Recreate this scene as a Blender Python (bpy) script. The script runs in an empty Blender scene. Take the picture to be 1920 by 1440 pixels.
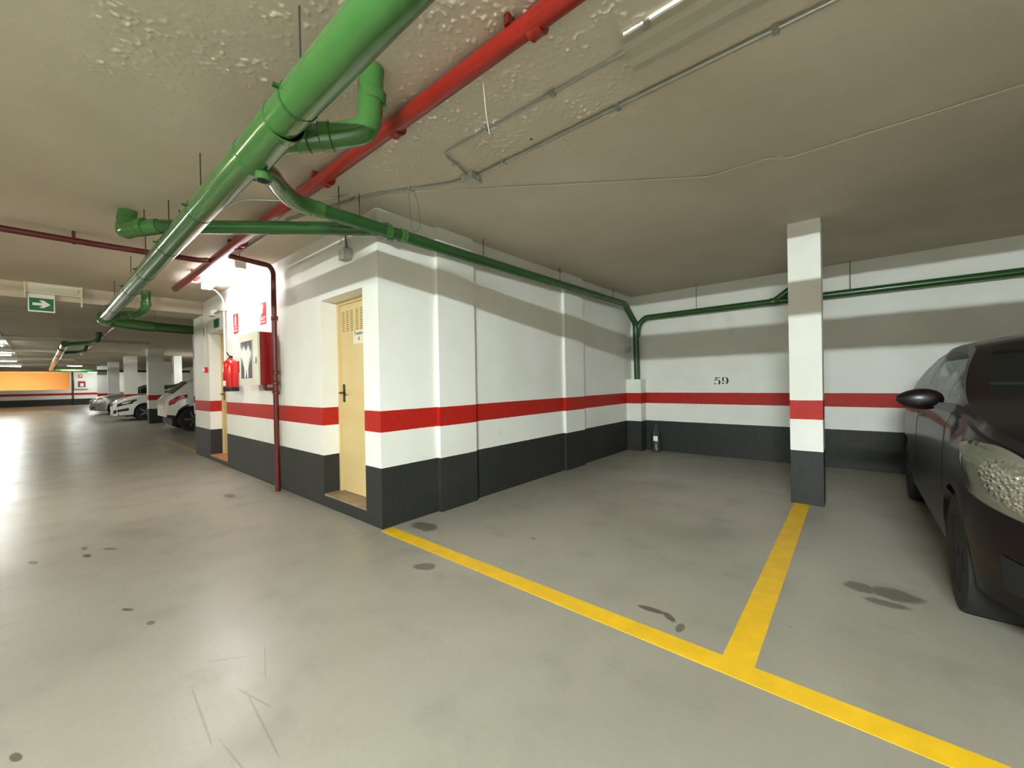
import bpy, bmesh, math, random
import numpy as np
from mathutils import Vector, Matrix
random.seed(7)
sc = bpy.context.scene
C = sc.collection
PI = math.pi
R = math.radians

# ---------------------------------------------------------------- camera
YAW, PITCH, ROLL = R(-40.439), R(-0.2545), R(-1.0437)
f_ = Vector((math.sin(YAW)*math.cos(PITCH), math.cos(YAW)*math.cos(PITCH), math.sin(PITCH)))
r0 = Vector((math.cos(YAW), -math.sin(YAW), 0)); u0 = r0.cross(f_)
r_ = math.cos(ROLL)*r0 + math.sin(ROLL)*u0; u_ = -math.sin(ROLL)*r0 + math.cos(ROLL)*u0
cam = bpy.data.objects.new('camera', bpy.data.cameras.new('camera'))
C.objects.link(cam)
m = Matrix.Identity(4)
for i in range(3):
    m[i][0] = r_[i]; m[i][1] = u_[i]; m[i][2] = -f_[i]
m[0][3], m[1][3], m[2][3] = 2.9799, -1.8121, 1.2
cam.matrix_world = m
cam.data.sensor_width = 36; cam.data.lens = 751.65*36/1920
cam.data.clip_start = .02; cam.data.clip_end = 200
sc.camera = cam
# ---------------------------------------------------------------- world, exposure, lamp strengths
w = bpy.data.worlds.new('world'); sc.world = w; w.use_nodes = True
w.node_tree.nodes['Background'].inputs[0].default_value = (.9, .95, 1, 1)
w.node_tree.nodes['Background'].inputs[1].default_value = 0.0
vs = sc.view_settings
vs.view_transform = 'Standard'; vs.look = 'None'; vs.gamma = 1; vs.use_curve_mapping = False
vs.exposure = -0.08
LAMP = dict(cool=((.90, 1.0, .98), 2250), warm=((1.0, .90, .64), 175), wall=((1.0, .95, 1.0), 115),
            far=((.95, 1.0, .95), 310), sodium=((1.0, .70, .38), 230))

# ---------------------------------------------------------------- materials
def lin(c):
    return tuple((x/12.92 if x <= .04045 else ((x+.055)/1.055)**2.4) for x in c)
def rgb(r, g, b): return lin((r/255, g/255, b/255))
MATS = {}
def newmat(name):
    mt = bpy.data.materials.new(name); mt.use_nodes = True
    MATS[name] = mt
    return mt, mt.node_tree.nodes, mt.node_tree.links, mt.node_tree.nodes['Principled BSDF']
def mat(name, col, rough=.5, metal=0, noise=0, nscale=8, bump=0, bscale=60, spec=.5, coat=0):
    mt, N, L, B = newmat(name)
    B.inputs['Roughness'].default_value = rough; B.inputs['Metallic'].default_value = metal
    B.inputs['Specular IOR Level'].default_value = spec
    B.inputs['Coat Weight'].default_value = coat; B.inputs['Coat Roughness'].default_value = .05
    tc = N.new('ShaderNodeTexCoord')
    nz = N.new('ShaderNodeTexNoise'); nz.inputs['Scale'].default_value = nscale; nz.inputs['Detail'].default_value = 4
    L.new(tc.outputs['Object'], nz.inputs['Vector'])
    mr = N.new('ShaderNodeMapRange'); mr.inputs[1].default_value = .3; mr.inputs[2].default_value = .7
    mr.inputs[3].default_value = 1-noise; mr.inputs[4].default_value = 1+noise*.4
    L.new(nz.outputs['Fac'], mr.inputs[0])
    mx = N.new('ShaderNodeMix'); mx.data_type = 'RGBA'; mx.blend_type = 'MULTIPLY'; mx.inputs[0].default_value = 1
    mx.inputs[6].default_value = (*col, 1)
    L.new(mr.outputs[0], mx.inputs[7]); L.new(mx.outputs[2], B.inputs['Base Color'])
    if bump:
        n2 = N.new('ShaderNodeTexNoise'); n2.inputs['Scale'].default_value = bscale; n2.inputs['Detail'].default_value = 3
        L.new(tc.outputs['Object'], n2.inputs['Vector'])
        bp = N.new('ShaderNodeBump'); bp.inputs['Strength'].default_value = bump; bp.inputs['Distance'].default_value = .01
        L.new(n2.outputs['Fac'], bp.inputs['Height']); L.new(bp.outputs[0], B.inputs['Normal'])
    return mt
def emit(name, col, s):
    mt, N, L, B = newmat(name)
    B.inputs['Base Color'].default_value = (.8, .8, .8, 1)
    B.inputs['Emission Color'].default_value = (*col, 1); B.inputs['Emission Strength'].default_value = s
    return mt
def math_(N, L, op, a, b=None, c=None):
    n = N.new('ShaderNodeMath'); n.operation = op
    for i, v in enumerate((a, b, c)):
        if v is None: continue
        if isinstance(v, (int, float)): n.inputs[i].default_value = v
        else: L.new(v, n.inputs[i])
    return n.outputs[0]
def mixc(N, L, fac, a, b):
    n = N.new('ShaderNodeMix'); n.data_type = 'RGBA'
    if isinstance(fac, (int, float)): n.inputs[0].default_value = fac
    else: L.new(fac, n.inputs[0])
    for i, v in ((6, a), (7, b)):
        if isinstance(v, tuple): n.inputs[i].default_value = (*v, 1)
        else: L.new(v, n.inputs[i])
    return n.outputs[2]
def noise(N, L, vec, scale, detail=4, rough=.55):
    n = N.new('ShaderNodeTexNoise'); n.inputs['Scale'].default_value = scale
    n.inputs['Detail'].default_value = detail; n.inputs['Roughness'].default_value = rough
    L.new(vec, n.inputs['Vector']); return n.outputs['Fac']
def ramp(N, L, fac, lo, hi, a=0., b=1.):
    n = N.new('ShaderNodeMapRange'); n.interpolation_type = 'SMOOTHSTEP'
    n.inputs[1].default_value = lo; n.inputs[2].default_value = hi; n.inputs[3].default_value = a; n.inputs[4].default_value = b
    L.new(fac, n.inputs[0]); return n.outputs[0]

def banded_wall():
    mt, N, L, B = newmat('banded_paint')
    g = N.new('ShaderNodeNewGeometry'); s = N.new('ShaderNodeSeparateXYZ'); L.new(g.outputs['Position'], s.inputs[0])
    wob = math_(N, L, 'MULTIPLY', math_(N, L, 'SUBTRACT', noise(N, L, g.outputs['Position'], 14), .5), .006)
    z = math_(N, L, 'ADD', s.outputs['Z'], wob)
    n1 = noise(N, L, g.outputs['Position'], 1.3, 6); n2 = noise(N, L, g.outputs['Position'], 26, 5)
    white = mixc(N, L, ramp(N, L, n1, .3, .75), rgb(242, 242, 236), rgb(232, 232, 224))
    smudge = math_(N, L, 'MULTIPLY', ramp(N, L, noise(N, L, g.outputs['Position'], 2.2, 8), .62, .8), .25)
    white = mixc(N, L, smudge, white, rgb(190, 182, 160))
    red = mixc(N, L, ramp(N, L, n2, .3, .7), rgb(182, 34, 22), rgb(172, 28, 16))
    dark = mixc(N, L, ramp(N, L, n2, .3, .7), rgb(40, 41, 40), rgb(48, 48, 46))
    dirt = math_(N, L, 'MULTIPLY', ramp(N, L, n1, .45, .8), .5)
    dark = mixc(N, L, dirt, dark, rgb(62, 61, 57))
    isd = math_(N, L, 'LESS_THAN', z, .5045)
    isr = math_(N, L, 'MULTIPLY', math_(N, L, 'GREATER_THAN', z, .8015), math_(N, L, 'LESS_THAN', z, .980))
    col = mixc(N, L, isd, mixc(N, L, isr, white, red), dark)
    L.new(col, B.inputs['Base Color']); B.inputs['Roughness'].default_value = .55; B.inputs['Specular IOR Level'].default_value = .35
    bp = N.new('ShaderNodeBump'); bp.inputs['Strength'].default_value = .12; bp.inputs['Distance'].default_value = .004
    L.new(n2, bp.inputs['Height']); L.new(bp.outputs[0], B.inputs['Normal'])
banded_wall()

def ceiling_mat():
    mt, N, L, B = newmat('ceiling_plaster')
    g = N.new('ShaderNodeNewGeometry'); P = g.outputs['Position']
    n1 = noise(N, L, P, .9, 5)
    col = mixc(N, L, ramp(N, L, n1, .3, .7), rgb(208, 198, 182), rgb(196, 186, 168))
    L.new(col, B.inputs['Base Color']); B.inputs['Roughness'].default_value = .8; B.inputs['Specular IOR Level'].default_value = .2
    # rough trowelled patch in the middle, smoother elsewhere
    sp = N.new('ShaderNodeSeparateXYZ'); L.new(P, sp.inputs[0])
    dx = math_(N, L, 'DIVIDE', math_(N, L, 'SUBTRACT', sp.outputs['X'], 1.6), 1.5)
    dy = math_(N, L, 'DIVIDE', math_(N, L, 'ADD', sp.outputs['Y'], .75), .85)
    d = math_(N, L, 'SQRT', math_(N, L, 'ADD', math_(N, L, 'MULTIPLY', dx, dx), math_(N, L, 'MULTIPLY', dy, dy)))
    d = math_(N, L, 'ADD', d, math_(N, L, 'MULTIPLY', math_(N, L, 'SUBTRACT', noise(N, L, P, 2.5, 4), .5), 1.2))
    patch = ramp(N, L, d, .75, 1.15, 1, 0)
    fl = ramp(N, L, noise(N, L, P, 30, 3, .6), .55, .72)
    h = math_(N, L, 'MULTIPLY', fl, math_(N, L, 'ADD', math_(N, L, 'MULTIPLY', patch, .0), .05))
    h = math_(N, L, 'ADD', h, math_(N, L, 'MULTIPLY', noise(N, L, P, 70, 3), .06))
    bp = N.new('ShaderNodeBump'); bp.inputs['Strength'].default_value = 1; bp.inputs['Distance'].default_value = .008
    L.new(h, bp.inputs['Height']); L.new(bp.outputs[0], B.inputs['Normal'])
ceiling_mat()

STAINS = [(2.16, .235, .075, .028, .1), (2.26, .225, .05, .022, -.6), (2.33, .17, .02, .05, .0), (2.99, 1.19, .075, .085, .2), (3.14, 1.20, .12, .10, -.1), (3.10, 1.05, .10, .045, 0),
          (.82, -.20, .085, .055, .5), (.22, .26, .16, .09, 0), (-2.28, -.485, .15, .06, 0), (-1.40, -1.87, .06, .022, .3), (-1.26, -1.62, .06, .022, .2), (-1.30, -1.50, .07, .02, .6),
          (-1.47, -1.62, .05, .018, 0), (-.04, -1.525, .045, .014, .5), (.225, -1.467, .03, .018, .2), (.876, -1.885, .035, .014, .3), (1.10, .61, .02, .015, 0), (-1.6, -1.33, .4, .14, .5),
          (1.14, -1.45, .23, .0045, -.05), (1.36, -1.32, .24, .005, -.06), (1.20, -1.30, .14, .004, .25), (.86, -1.30, .10, .0045, .9), (1.02, -1.20, .14, .004, -.3), (1.5, -1.42, .2, .004, .1),
          (-4.7, -1.7, .8, .3, .2), (-5.5, -.9, .6, .25, 0), (1.2, 2.6, .5, .3, .4), (.6, 3.4, .5, .25, .2), (2.1, 1.5, .4, .2, .7)]
def floor_mat():
    mt, N, L, B = newmat('polished_concrete')
    g = N.new('ShaderNodeNewGeometry'); P = g.outputs['Position']
    n1 = noise(N, L, P, .55, 6); n2 = noise(N, L, P, 2.7, 7); n3 = noise(N, L, P, 40, 4)
    col = mixc(N, L, ramp(N, L, n1, .3, .7), rgb(160, 155, 142), rgb(144, 139, 126))
    col = mixc(N, L, math_(N, L, 'MULTIPLY', ramp(N, L, n2, .5, .75), .35), col, rgb(116, 112, 102))
    col = mixc(N, L, math_(N, L, 'MULTIPLY', ramp(N, L, n3, .4, .7), .10), col, rgb(120, 116, 104))
    # fine dark specks
    v = N.new('ShaderNodeTexVoronoi'); v.inputs['Scale'].default_value = 2.1; L.new(P, v.inputs['Vector'])
    spk = math_(N, L, 'LESS_THAN', math_(N, L, 'ADD', v.outputs['Distance'], math_(N, L, 'MULTIPLY', n3, .05)), .052)
    col = mixc(N, L, math_(N, L, 'MULTIPLY', spk, .55), col, rgb(60, 56, 48))
    # scratches
    wv = N.new('ShaderNodeTexNoise'); wv.inputs['Scale'].default_value = 1; wv.inputs['Detail'].default_value = 2
    mp = N.new('ShaderNodeMapping'); mp.inputs['Rotation'].default_value = (0, 0, R(38)); mp.inputs['Scale'].default_value = (1.2, 60, 1)
    L.new(P, mp.inputs[0]); L.new(mp.outputs[0], wv.inputs['Vector'])
    scr = math_(N, L, 'MULTIPLY', ramp(N, L, wv.outputs['Fac'], .72, .76), .3)
    col = mixc(N, L, scr, col, rgb(110, 105, 95))
    sp = N.new('ShaderNodeSeparateXYZ'); L.new(P, sp.inputs[0])
    dist = math_(N, L, 'MULTIPLY', math_(N, L, 'SUBTRACT', noise(N, L, P, 9, 4), .5), .9)
    tot = None
    for (x, y, a, b, rz) in STAINS:
        dx = math_(N, L, 'SUBTRACT', sp.outputs['X'], x); dy = math_(N, L, 'SUBTRACT', sp.outputs['Y'], y)
        c, s = math.cos(rz), math.sin(rz)
        ex = math_(N, L, 'ADD', math_(N, L, 'MULTIPLY', dx, c/a), math_(N, L, 'MULTIPLY', dy, s/a))
        ey = math_(N, L, 'ADD', math_(N, L, 'MULTIPLY', dx, -s/b), math_(N, L, 'MULTIPLY', dy, c/b))
        d = math_(N, L, 'ADD', math_(N, L, 'SQRT', math_(N, L, 'ADD', math_(N, L, 'MULTIPLY', ex, ex), math_(N, L, 'MULTIPLY', ey, ey))), dist)
        big = a > .25
        k = ramp(N, L, d, .3 if big else .7, 1.25 if big else 1.0, .22 if big else ((.75 if b > .03 else .9) if b > .01 else .32), 0)
        tot = k if tot is None else math_(N, L, 'MAXIMUM', tot, k)
    col = mixc(N, L, tot, col, rgb(80, 75, 62))
    L.new(col, B.inputs['Base Color'])
    rr = math_(N, L, 'ADD', ramp(N, L, n2, .3, .75, .285, .37), math_(N, L, 'MULTIPLY', n3, .04))
    L.new(rr, B.inputs['Roughness']); B.inputs['Specular IOR Level'].default_value = .5
    bp = N.new('ShaderNodeBump'); bp.inputs['Strength'].default_value = .12; bp.inputs['Distance'].default_value = .003
    L.new(math_(N, L, 'ADD', n3, math_(N, L, 'MULTIPLY', scr, -1.5)), bp.inputs['Height']); L.new(bp.outputs[0], B.inputs['Normal'])
floor_mat()

mat('green_gloss', rgb(62, 108, 52), .18, noise=.12, nscale=5, coat=.3)
mat('green_dark', rgb(40, 84, 38), .25, noise=.12, nscale=5, coat=.2)
mat('red_pipe', rgb(136, 30, 20), .3, noise=.1)
mat('oxide_pipe', rgb(94, 26, 19), .35, noise=.15)
mat('galvanised', rgb(176, 178, 172), .35, .7, noise=.1, nscale=20)
mat('rod_steel', rgb(70, 68, 60), .5, .6)
mat('grey_plastic', rgb(172, 174, 168), .5, noise=.05)
mat('white_plastic', rgb(230, 230, 222), .4)
mat('cream_plastic', rgb(226, 222, 200), .45)
mat('old_diffuser', rgb(172, 168, 150), .3, noise=.05)
mat('hole_shade', rgb(20, 20, 20), .7)  # flat dark colour painted as the shade inside holes
mat('beige_door', rgb(222, 196, 140), .4, noise=.04, nscale=3)
mat('door_slot', rgb(120, 98, 62), .7)
mat('black_metal', rgb(34, 32, 32), .4, .3)
mat('sill_stone', rgb(150, 130, 104), .6, noise=.3, nscale=12)
mat('terracotta_tile', rgb(196, 132, 92), .55, noise=.15)
mat('yellow_paint', rgb(232, 184, 30), .45, noise=.12, nscale=9)
mat('extinguisher_red', rgb(205, 22, 20), .22, coat=.4)
mat('rubber', rgb(30, 30, 30), .75)
mat('cabinet_cream', rgb(232, 228, 204), .4)
mat('cabinet_red', rgb(142, 24, 24), .3, noise=.05)
mat('sign_red', rgb(205, 34, 30), .4)
mat('sign_white', rgb(240, 240, 238), .4)
mat('sign_green', rgb(24, 104, 62), .4)
mat('sign_black', rgb(40, 40, 36), .5)
mat('stencil_black', rgb(22, 24, 24), .6)
mat('paper', rgb(236, 230, 205), .6)
mat('label_white', rgb(235, 235, 232), .6)
mat('plum_paint', rgb(13, 4, 7), .38, .0, spec=.35, coat=.22)
mat('headlight_shell', rgb(116, 115, 106), .3)
mat('white_paint', rgb(236, 236, 230), .25, coat=.8)
mat('silver_paint', rgb(150, 148, 142), .28, .7, coat=.8)
mat('dark_paint', rgb(24, 26, 30), .25, coat=.8)
mat('car_black', rgb(16, 16, 17), .6)
mat('car_interior', rgb(26, 26, 28), .85)
mat('chrome', rgb(210, 210, 205), .12, 1)
mat('alloy', rgb(150, 152, 152), .3, .8)
mat('tail_red', rgb(170, 10, 18), .15, coat=1)
mat('plate_white', rgb(230, 230, 226), .5)
mat('orange_wall', rgb(240, 190, 130), .7, noise=.05)
mat('pane_grey', rgb(120, 122, 126), .12, noise=.5, nscale=9)
mat('worn_yellow', rgb(188, 168, 96), .5, noise=.3)
mat('flap', rgb(150, 140, 120), .6)
def glass(name, tint, alpha):
    mt, N, L, B = newmat(name)
    tr = N.new('ShaderNodeBsdfTransparent'); tr.inputs[0].default_value = (*tint, 1)
    gl = N.new('ShaderNodeBsdfGlossy'); gl.inputs['Roughness'].default_value = .03
    fr = N.new('ShaderNodeLayerWeight'); fr.inputs[0].default_value = .35
    fc = math_(N, L, 'ADD', math_(N, L, 'MULTIPLY', math_(N, L, 'POWER', fr.outputs['Facing'], 3.0), .7), alpha)
    mx = N.new('ShaderNodeMixShader'); L.new(fc, mx.inputs[0]); L.new(tr.outputs[0], mx.inputs[1]); L.new(gl.outputs[0], mx.inputs[2])
    L.new(mx.outputs[0], N['Material Output'].inputs[0])
glass('car_glass', (.5, .55, .53), .05); glass('dark_glass', (.12, .14, .14), .06)
glass('clear_plastic', (.88, .90, .94), .14); glass('lens_glass', (.9, .9, .86), .05)
def reflector():
    mt, N, L, B = newmat('reflector')
    tc = N.new('ShaderNodeTexCoord'); v = N.new('ShaderNodeTexVoronoi'); v.inputs['Scale'].default_value = 55
    L.new(tc.outputs['Object'], v.inputs['Vector'])
    B.inputs['Base Color'].default_value = (*rgb(228, 228, 220), 1); B.inputs['Metallic'].default_value = .9; B.inputs['Roughness'].default_value = .18
    bp = N.new('ShaderNodeBump'); bp.inputs['Strength'].default_value = .8; bp.inputs['Distance'].default_value = .008
    L.new(v.outputs['Distance'], bp.inputs['Height']); L.new(bp.outputs[0], B.inputs['Normal'])
reflector()
for k, (c, s) in LAMP.items(): emit('tube_'+k, c, s)

# ---------------------------------------------------------------- helpers
def tag(o, label=None, cat=None, group=None, kind=None):
    if label: o['label'] = label
    if cat: o['category'] = cat
    if group: o['group'] = group
    if kind: o['kind'] = kind
    return o
def empty(name, loc, label, cat, group=None, rz=0):
    o = bpy.data.objects.new(name, None); C.objects.link(o); o.location = loc; o.rotation_euler = (0, 0, rz)
    o.empty_display_size = .1
    return tag(o, label, cat, group)
def put(name, bm, m, parent=None, smooth=False, bevel=0, loc=None):
    if bevel:
        es = [e for e in bm.edges if len(e.link_faces) == 2 and e.calc_face_angle(0) > .5]
        bmesh.ops.bevel(bm, geom=es, offset=bevel, segments=2, profile=.5, affect='EDGES', clamp_overlap=True)
    bmesh.ops.recalc_face_normals(bm, faces=bm.faces[:])
    me = bpy.data.meshes.new(name); bm.to_mesh(me); bm.free()
    if smooth:
        for p in me.polygons: p.use_smooth = True
        try: me.set_sharp_from_angle(angle=R(40))
        except Exception: pass
    me.materials.append(MATS[m])
    o = bpy.data.objects.new(name, me); C.objects.link(o)
    if parent is not None:
        o.parent = parent
        pm = Matrix.Translation(parent.location) @ Matrix.Rotation(parent.rotation_euler.z, 4, 'Z')
        g = parent.parent
        while g is not None:
            pm = (Matrix.Translation(g.location) @ Matrix.Rotation(g.rotation_euler.z, 4, 'Z')) @ pm; g = g.parent
        if not LOCAL[0]: me.transform(pm.inverted())
    return o
LOCAL = [False]          # False: geometry is given in world coordinates; True: in the thing's own frame
def B_(): return bmesh.new()
def box(bm, x0, x1, y0, y1, z0, z1):
    vs = [bm.verts.new((x, y, z)) for x in (x0, x1) for y in (y0, y1) for z in (z0, z1)]
    for f in ((0,1,3,2),(4,6,7,5),(0,4,5,1),(2,3,7,6),(0,2,6,4),(1,5,7,3)): bm.faces.new([vs[i] for i in f])
    return bm
def rounded(pts, rad, n=6):
    pts = [Vector(p) for p in pts]
    if rad <= 0 or len(pts) < 3: return pts
    out = [pts[0]]
    for i in range(1, len(pts)-1):
        a, b, c = pts[i-1], pts[i], pts[i+1]
        d1 = (a-b); d2 = (c-b); l = min(rad, d1.length*.49, d2.length*.49)
        p, q = b+d1.normalized()*l, b+d2.normalized()*l
        for k in range(n+1):
            t = k/n; out.append((1-t)**2*p + 2*t*(1-t)*b + t*t*q)
    out.append(pts[-1]); return out
def tube(bm, pts, r, seg=14, bend=0, cap=True):
    pts = rounded(pts, bend)
    t = (pts[1]-pts[0]).normalized()
    n = t.orthogonal().normalized(); rings = []
    for i, p in enumerate(pts):
        if i: 
            t2 = ((pts[i+1]-p) if i < len(pts)-1 else (p-pts[i-1]))
            t2 = (t2.normalized() + (p-pts[i-1]).normalized()).normalized()
            q = t.rotation_difference(t2); n = q @ n; t = t2
        b = t.cross(n).normalized(); n = b.cross(t).normalized()
        rr = r[i] if isinstance(r, (list, tuple)) else r
        rings.append([bm.verts.new(p + rr*(math.cos(2*PI*k/seg)*n + math.sin(2*PI*k/seg)*b)) for k in range(seg)])
    for i in range(len(rings)-1):
        for k in range(seg):
            bm.faces.new((rings[i][k], rings[i][(k+1) % seg], rings[i+1][(k+1) % seg], rings[i+1][k]))
    if cap:
        bm.faces.new(list(reversed(rings[0]))); bm.faces.new(rings[-1])
    return bm
def lathe(bm, prof, c=(0, 0, 0), axis='Z', seg=24):
    rings = []
    for r, h in prof:
        ring = []
        for k in range(seg):
            a = 2*PI*k/seg; u, v = r*math.cos(a), r*math.sin(a)
            p = {'Z': (u, v, h), 'X': (h, u, v), 'Y': (u, h, v)}[axis]
            ring.append(bm.verts.new((p[0]+c[0], p[1]+c[1], p[2]+c[2])))
        rings.append(ring)
    for i in range(len(rings)-1):
        for k in range(seg):
            bm.faces.new((rings[i][k], rings[i][(k+1) % seg], rings[i+1][(k+1) % seg], rings[i+1][k]))
    bm.faces.new(list(reversed(rings[0]))); bm.faces.new(rings[-1])
    return bm
def prism(bm, poly, axis, a, b):
    """extrude 2-D polygon along axis from a to b; X: poly=(y,z)  Y: poly=(x,z)  Z: poly=(x,y)"""
    def P(u, v, h): return {'X': (h, u, v), 'Y': (u, h, v), 'Z': (u, v, h)}[axis]
    A = [bm.verts.new(P(u, v, a)) for u, v in poly]; D = [bm.verts.new(P(u, v, b)) for u, v in poly]
    n = len(poly)
    for i in range(n): bm.faces.new((A[i], A[(i+1) % n], D[(i+1) % n], D[i]))
    bm.faces.new(A[::-1]); bm.faces.new(D)
    return bm
def text(name, s, size, mt, parent, origin, ux, uy, depth=.0008):
    cu = bpy.data.curves.new('t', 'FONT'); cu.body = s; cu.size = size; cu.align_x = 'CENTER'; cu.align_y = 'CENTER'; cu.extrude = depth
    cu.resolution_u = 3
    ob = bpy.data.objects.new('t', cu); C.objects.link(ob)
    me = bpy.data.meshes.new_from_object(ob); bpy.data.objects.remove(ob); bpy.data.curves.remove(cu)
    ux, uy = Vector(ux), Vector(uy); uz = ux.cross(uy)
    M = Matrix.Identity(4)
    for i in range(3): M[i][0], M[i][1], M[i][2], M[i][3] = ux[i], uy[i], uz[i], origin[i]
    me.transform(M); bm = B_(); bm.from_mesh(me); bpy.data.meshes.remove(me)
    return put(name, bm, mt, parent)
def struct(name, bm, m, **k):
    return tag(put(name, bm, m, **k), kind='structure')

# ================================================================ the setting
CEIL = 2.66; YB = 4.94; XF = -45.0; XR = 8.0; YO = -9.0; XE = -6.16
struct('floor', box(B_(), XF-4, XR+.2, YO-.2, YB+.2, -.2, 0), 'polished_concrete')
struct('ceiling', box(B_(), XF-4, XR+.2, YO-.2, YB+.2, CEIL, CEIL+.2), 'ceiling_plaster')
ceiling = bpy.data.objects['ceiling']
def plaster_relief():
    from mathutils import noise as mn
    x0, x1, y0, y1, st = -.5, 3.3, -2.1, .40, .0062
    nx, ny = int((x1-x0)/st), int((y1-y0)/st); vs = []; fs = []
    for j in range(ny+1):
        y = y0+j*st
        for i in range(nx+1):
            x = x0+i*st
            d = math.hypot((x-1.75)/1.9, (y+.72)/1.25)
            d += .55*mn.noise((x*1.6, y*1.6, 3.1))
            e = min(1, max(0, min(x-x0, x1-x, y-y0, y1-y)/.12))
            k = max(0, min(1, (1.0-d)/.5))*e
            h = 0
            if k > 0:
                a = mn.noise((x*42, y*42, .5))+.6*mn.noise((x*88, y*88, 7.7))
                c = .5+.9*mn.noise((x*4.2, y*4.2, 11.))
                h = max(0, a-.34+.24*c)*max(.12, c)*k*.017
            h = min(h, .007)
            vs.append((x, y, CEIL-.0004*e-h))
    for j in range(ny):
        for i in range(nx):
            a = j*(nx+1)+i; fs.append((a, a+nx+1, a+nx+2, a+1))
    me = bpy.data.meshes.new('plaster_relief'); me.from_pydata(vs, [], fs); me.materials.append(MATS['ceiling_plaster'])
    o = bpy.data.objects.new('plaster_relief', me); C.objects.link(o); o.parent = ceiling; o['kind'] = 'stuff'
    for p in me.polygons: p.use_smooth = True
plaster_relief()
struct('wall_back', box(B_(), XF, XR, YB, YB+.2, 0, CEIL), 'banded_paint')
struct('wall_right', box(B_(), XR, XR+.2, YO, YB, 0, CEIL), 'banded_paint')
struct('wall_opposite', box(B_(), XF, XR, YO-.2, YO, 0, CEIL), 'banded_paint')
# front wall of the service block: two door recesses with raised sills
D2 = (-1.047, -.25, .125, 2.045); D1 = (-5.164, -4.245, .09, 2.10); T = .21
bm = B_()
for x0, x1, z0, z1 in ((XE, D1[0], 0, CEIL), (D1[1], D2[0], 0, CEIL), (D2[1], 0, 0, CEIL), (D1[0], D1[1], D1[3], CEIL), (D2[0], D2[1], D2[3], CEIL),
                       (D1[0], D1[1], 0, D1[2]-.02), (D2[0], D2[1], 0, D2[2]-.02)):
    box(bm, x0, x1, 0, T, z0, z1)
struct('wall_front', bm, 'banded_paint')
ws = struct('wall_side', box(B_(), -.2, 0, T, YB, 0, CEIL), 'banded_paint')
struct('wall_left', box(B_(), XE, XE+.2, T, YB, 0, CEIL), 'banded_paint')
for y0, y1 in ((.59, 1.06), (2.74, 3.23)):
    put('pilaster', box(B_(), -.01, .045, y0, y1, 0, CEIL), 'banded_paint', ws, bevel=.006)
put('corner_plinth', box(B_(), -.01, .255, 4.72, YB+.01, 0, 1.21), 'banded_paint', ws, bevel=.006)
# far wall with a long opening onto the lit ramp
bm = B_()
box(bm, XF-.2, XF, YO, -.3, 0, 1.22); box(bm, XF-.2, XF, -.3, YB, 0, CEIL)
struct('wall_far', bm, 'banded_paint')
struct('wall_ramp', box(B_(), XF-3.2, XF-3, YO, YB, 0, CEIL), 'orange_wall')
bm = B_(); box(bm, XF-.22, XF+.03, YO, -.28, 1.215, 1.26); box(bm, XF-.22, XF+.02, -.34, -.28, 1.26, CEIL)
struct('trim_1', bm, 'white_plastic')
struct('beam', box(B_(), XE-.02, -5.45, YO, 0, 2.45, CEIL), 'ceiling_plaster')
for i, (x, z) in enumerate(((-14, 2.6), (-19.5, 2.6), (-25, 2.6), (-30.5, 2.6))):
    struct('beam', box(B_(), x-.3, x+.3, YO, .4, 2.59, CEIL), 'ceiling_plaster')
# sills
struct('door_sill_stone', box(B_(), D2[0]-.0, D2[1]+.0, .004, T, D2[2]-.02, D2[2]), 'sill_stone')
struct('door_sill_tile', box(B_(), D1[0], D1[1], -.005, T, D1[2]-.02, D1[2]), 'terracotta_tile')

# doors -------------------------------------------------------------------------------------------------
def door(name, d, sign):
    x0, x1, z0, z1 = d; y = .165
    o = bpy.data.objects.new(name, None); C.objects.link(o); o.location = (x0, y, z0); tag(o, kind='structure')
    bm = B_(); fw = .035
    for a in ((x0, x0+fw, z0, z1), (x1-fw, x1, z0, z1), (x0+fw, x1-fw, z1-fw, z1)): box(bm, a[0], a[1], y-.005, y+.06, a[2], a[3])
    put('door_frame', bm, 'beige_door', o, bevel=.003)
    put('door_leaf', box(B_(), x0+fw+.003, x1-fw-.003, y+.012, y+.05, z0+.006, z1-fw-.003), 'beige_door', o, bevel=.003)
    for c in range(6):
        for k in range(10):
            xx = x0+.085+c*.083+(.02 if c > 2 else 0); zz = z1-.115-k*.021
            put('vent_slot', box(B_(), xx, xx+.045, y+.0105, y+.013, zz, zz+.007), 'door_slot', o)
    hp = put('handle_plate', box(B_(), x0+.085, x0+.118, y+.004, y+.014, z0+.905, z0+1.085), 'black_metal', o, bevel=.004)
    bm = B_(); tube(bm, [(x0+.102, y+.01, z0+1.0), (x0+.102, y-.045, z0+1.0), (x0+.21, y-.045, z0+.995)], .009, 10, .02)
    put('handle_lever', bm, 'black_metal', hp, smooth=True)
    if sign:
        pl = put('door_sign', box(B_(), x0+.305, x0+.525, y+.007, y+.0125, z0+1.475, z0+1.60), 'paper', o)
        text('sign_lettering', 'Trastero', .05, 'stencil_black', pl, (x0+.415, y+.0065, z0+1.575), (1, 0, 0), (0, 0, 1))
        text('sign_number', '4', .06, 'stencil_black', pl, (x0+.415, y+.0065, z0+1.52), (1, 0, 0), (0, 0, 1))
door('door_1', D1, False); door('door_2', D2, True)

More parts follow.
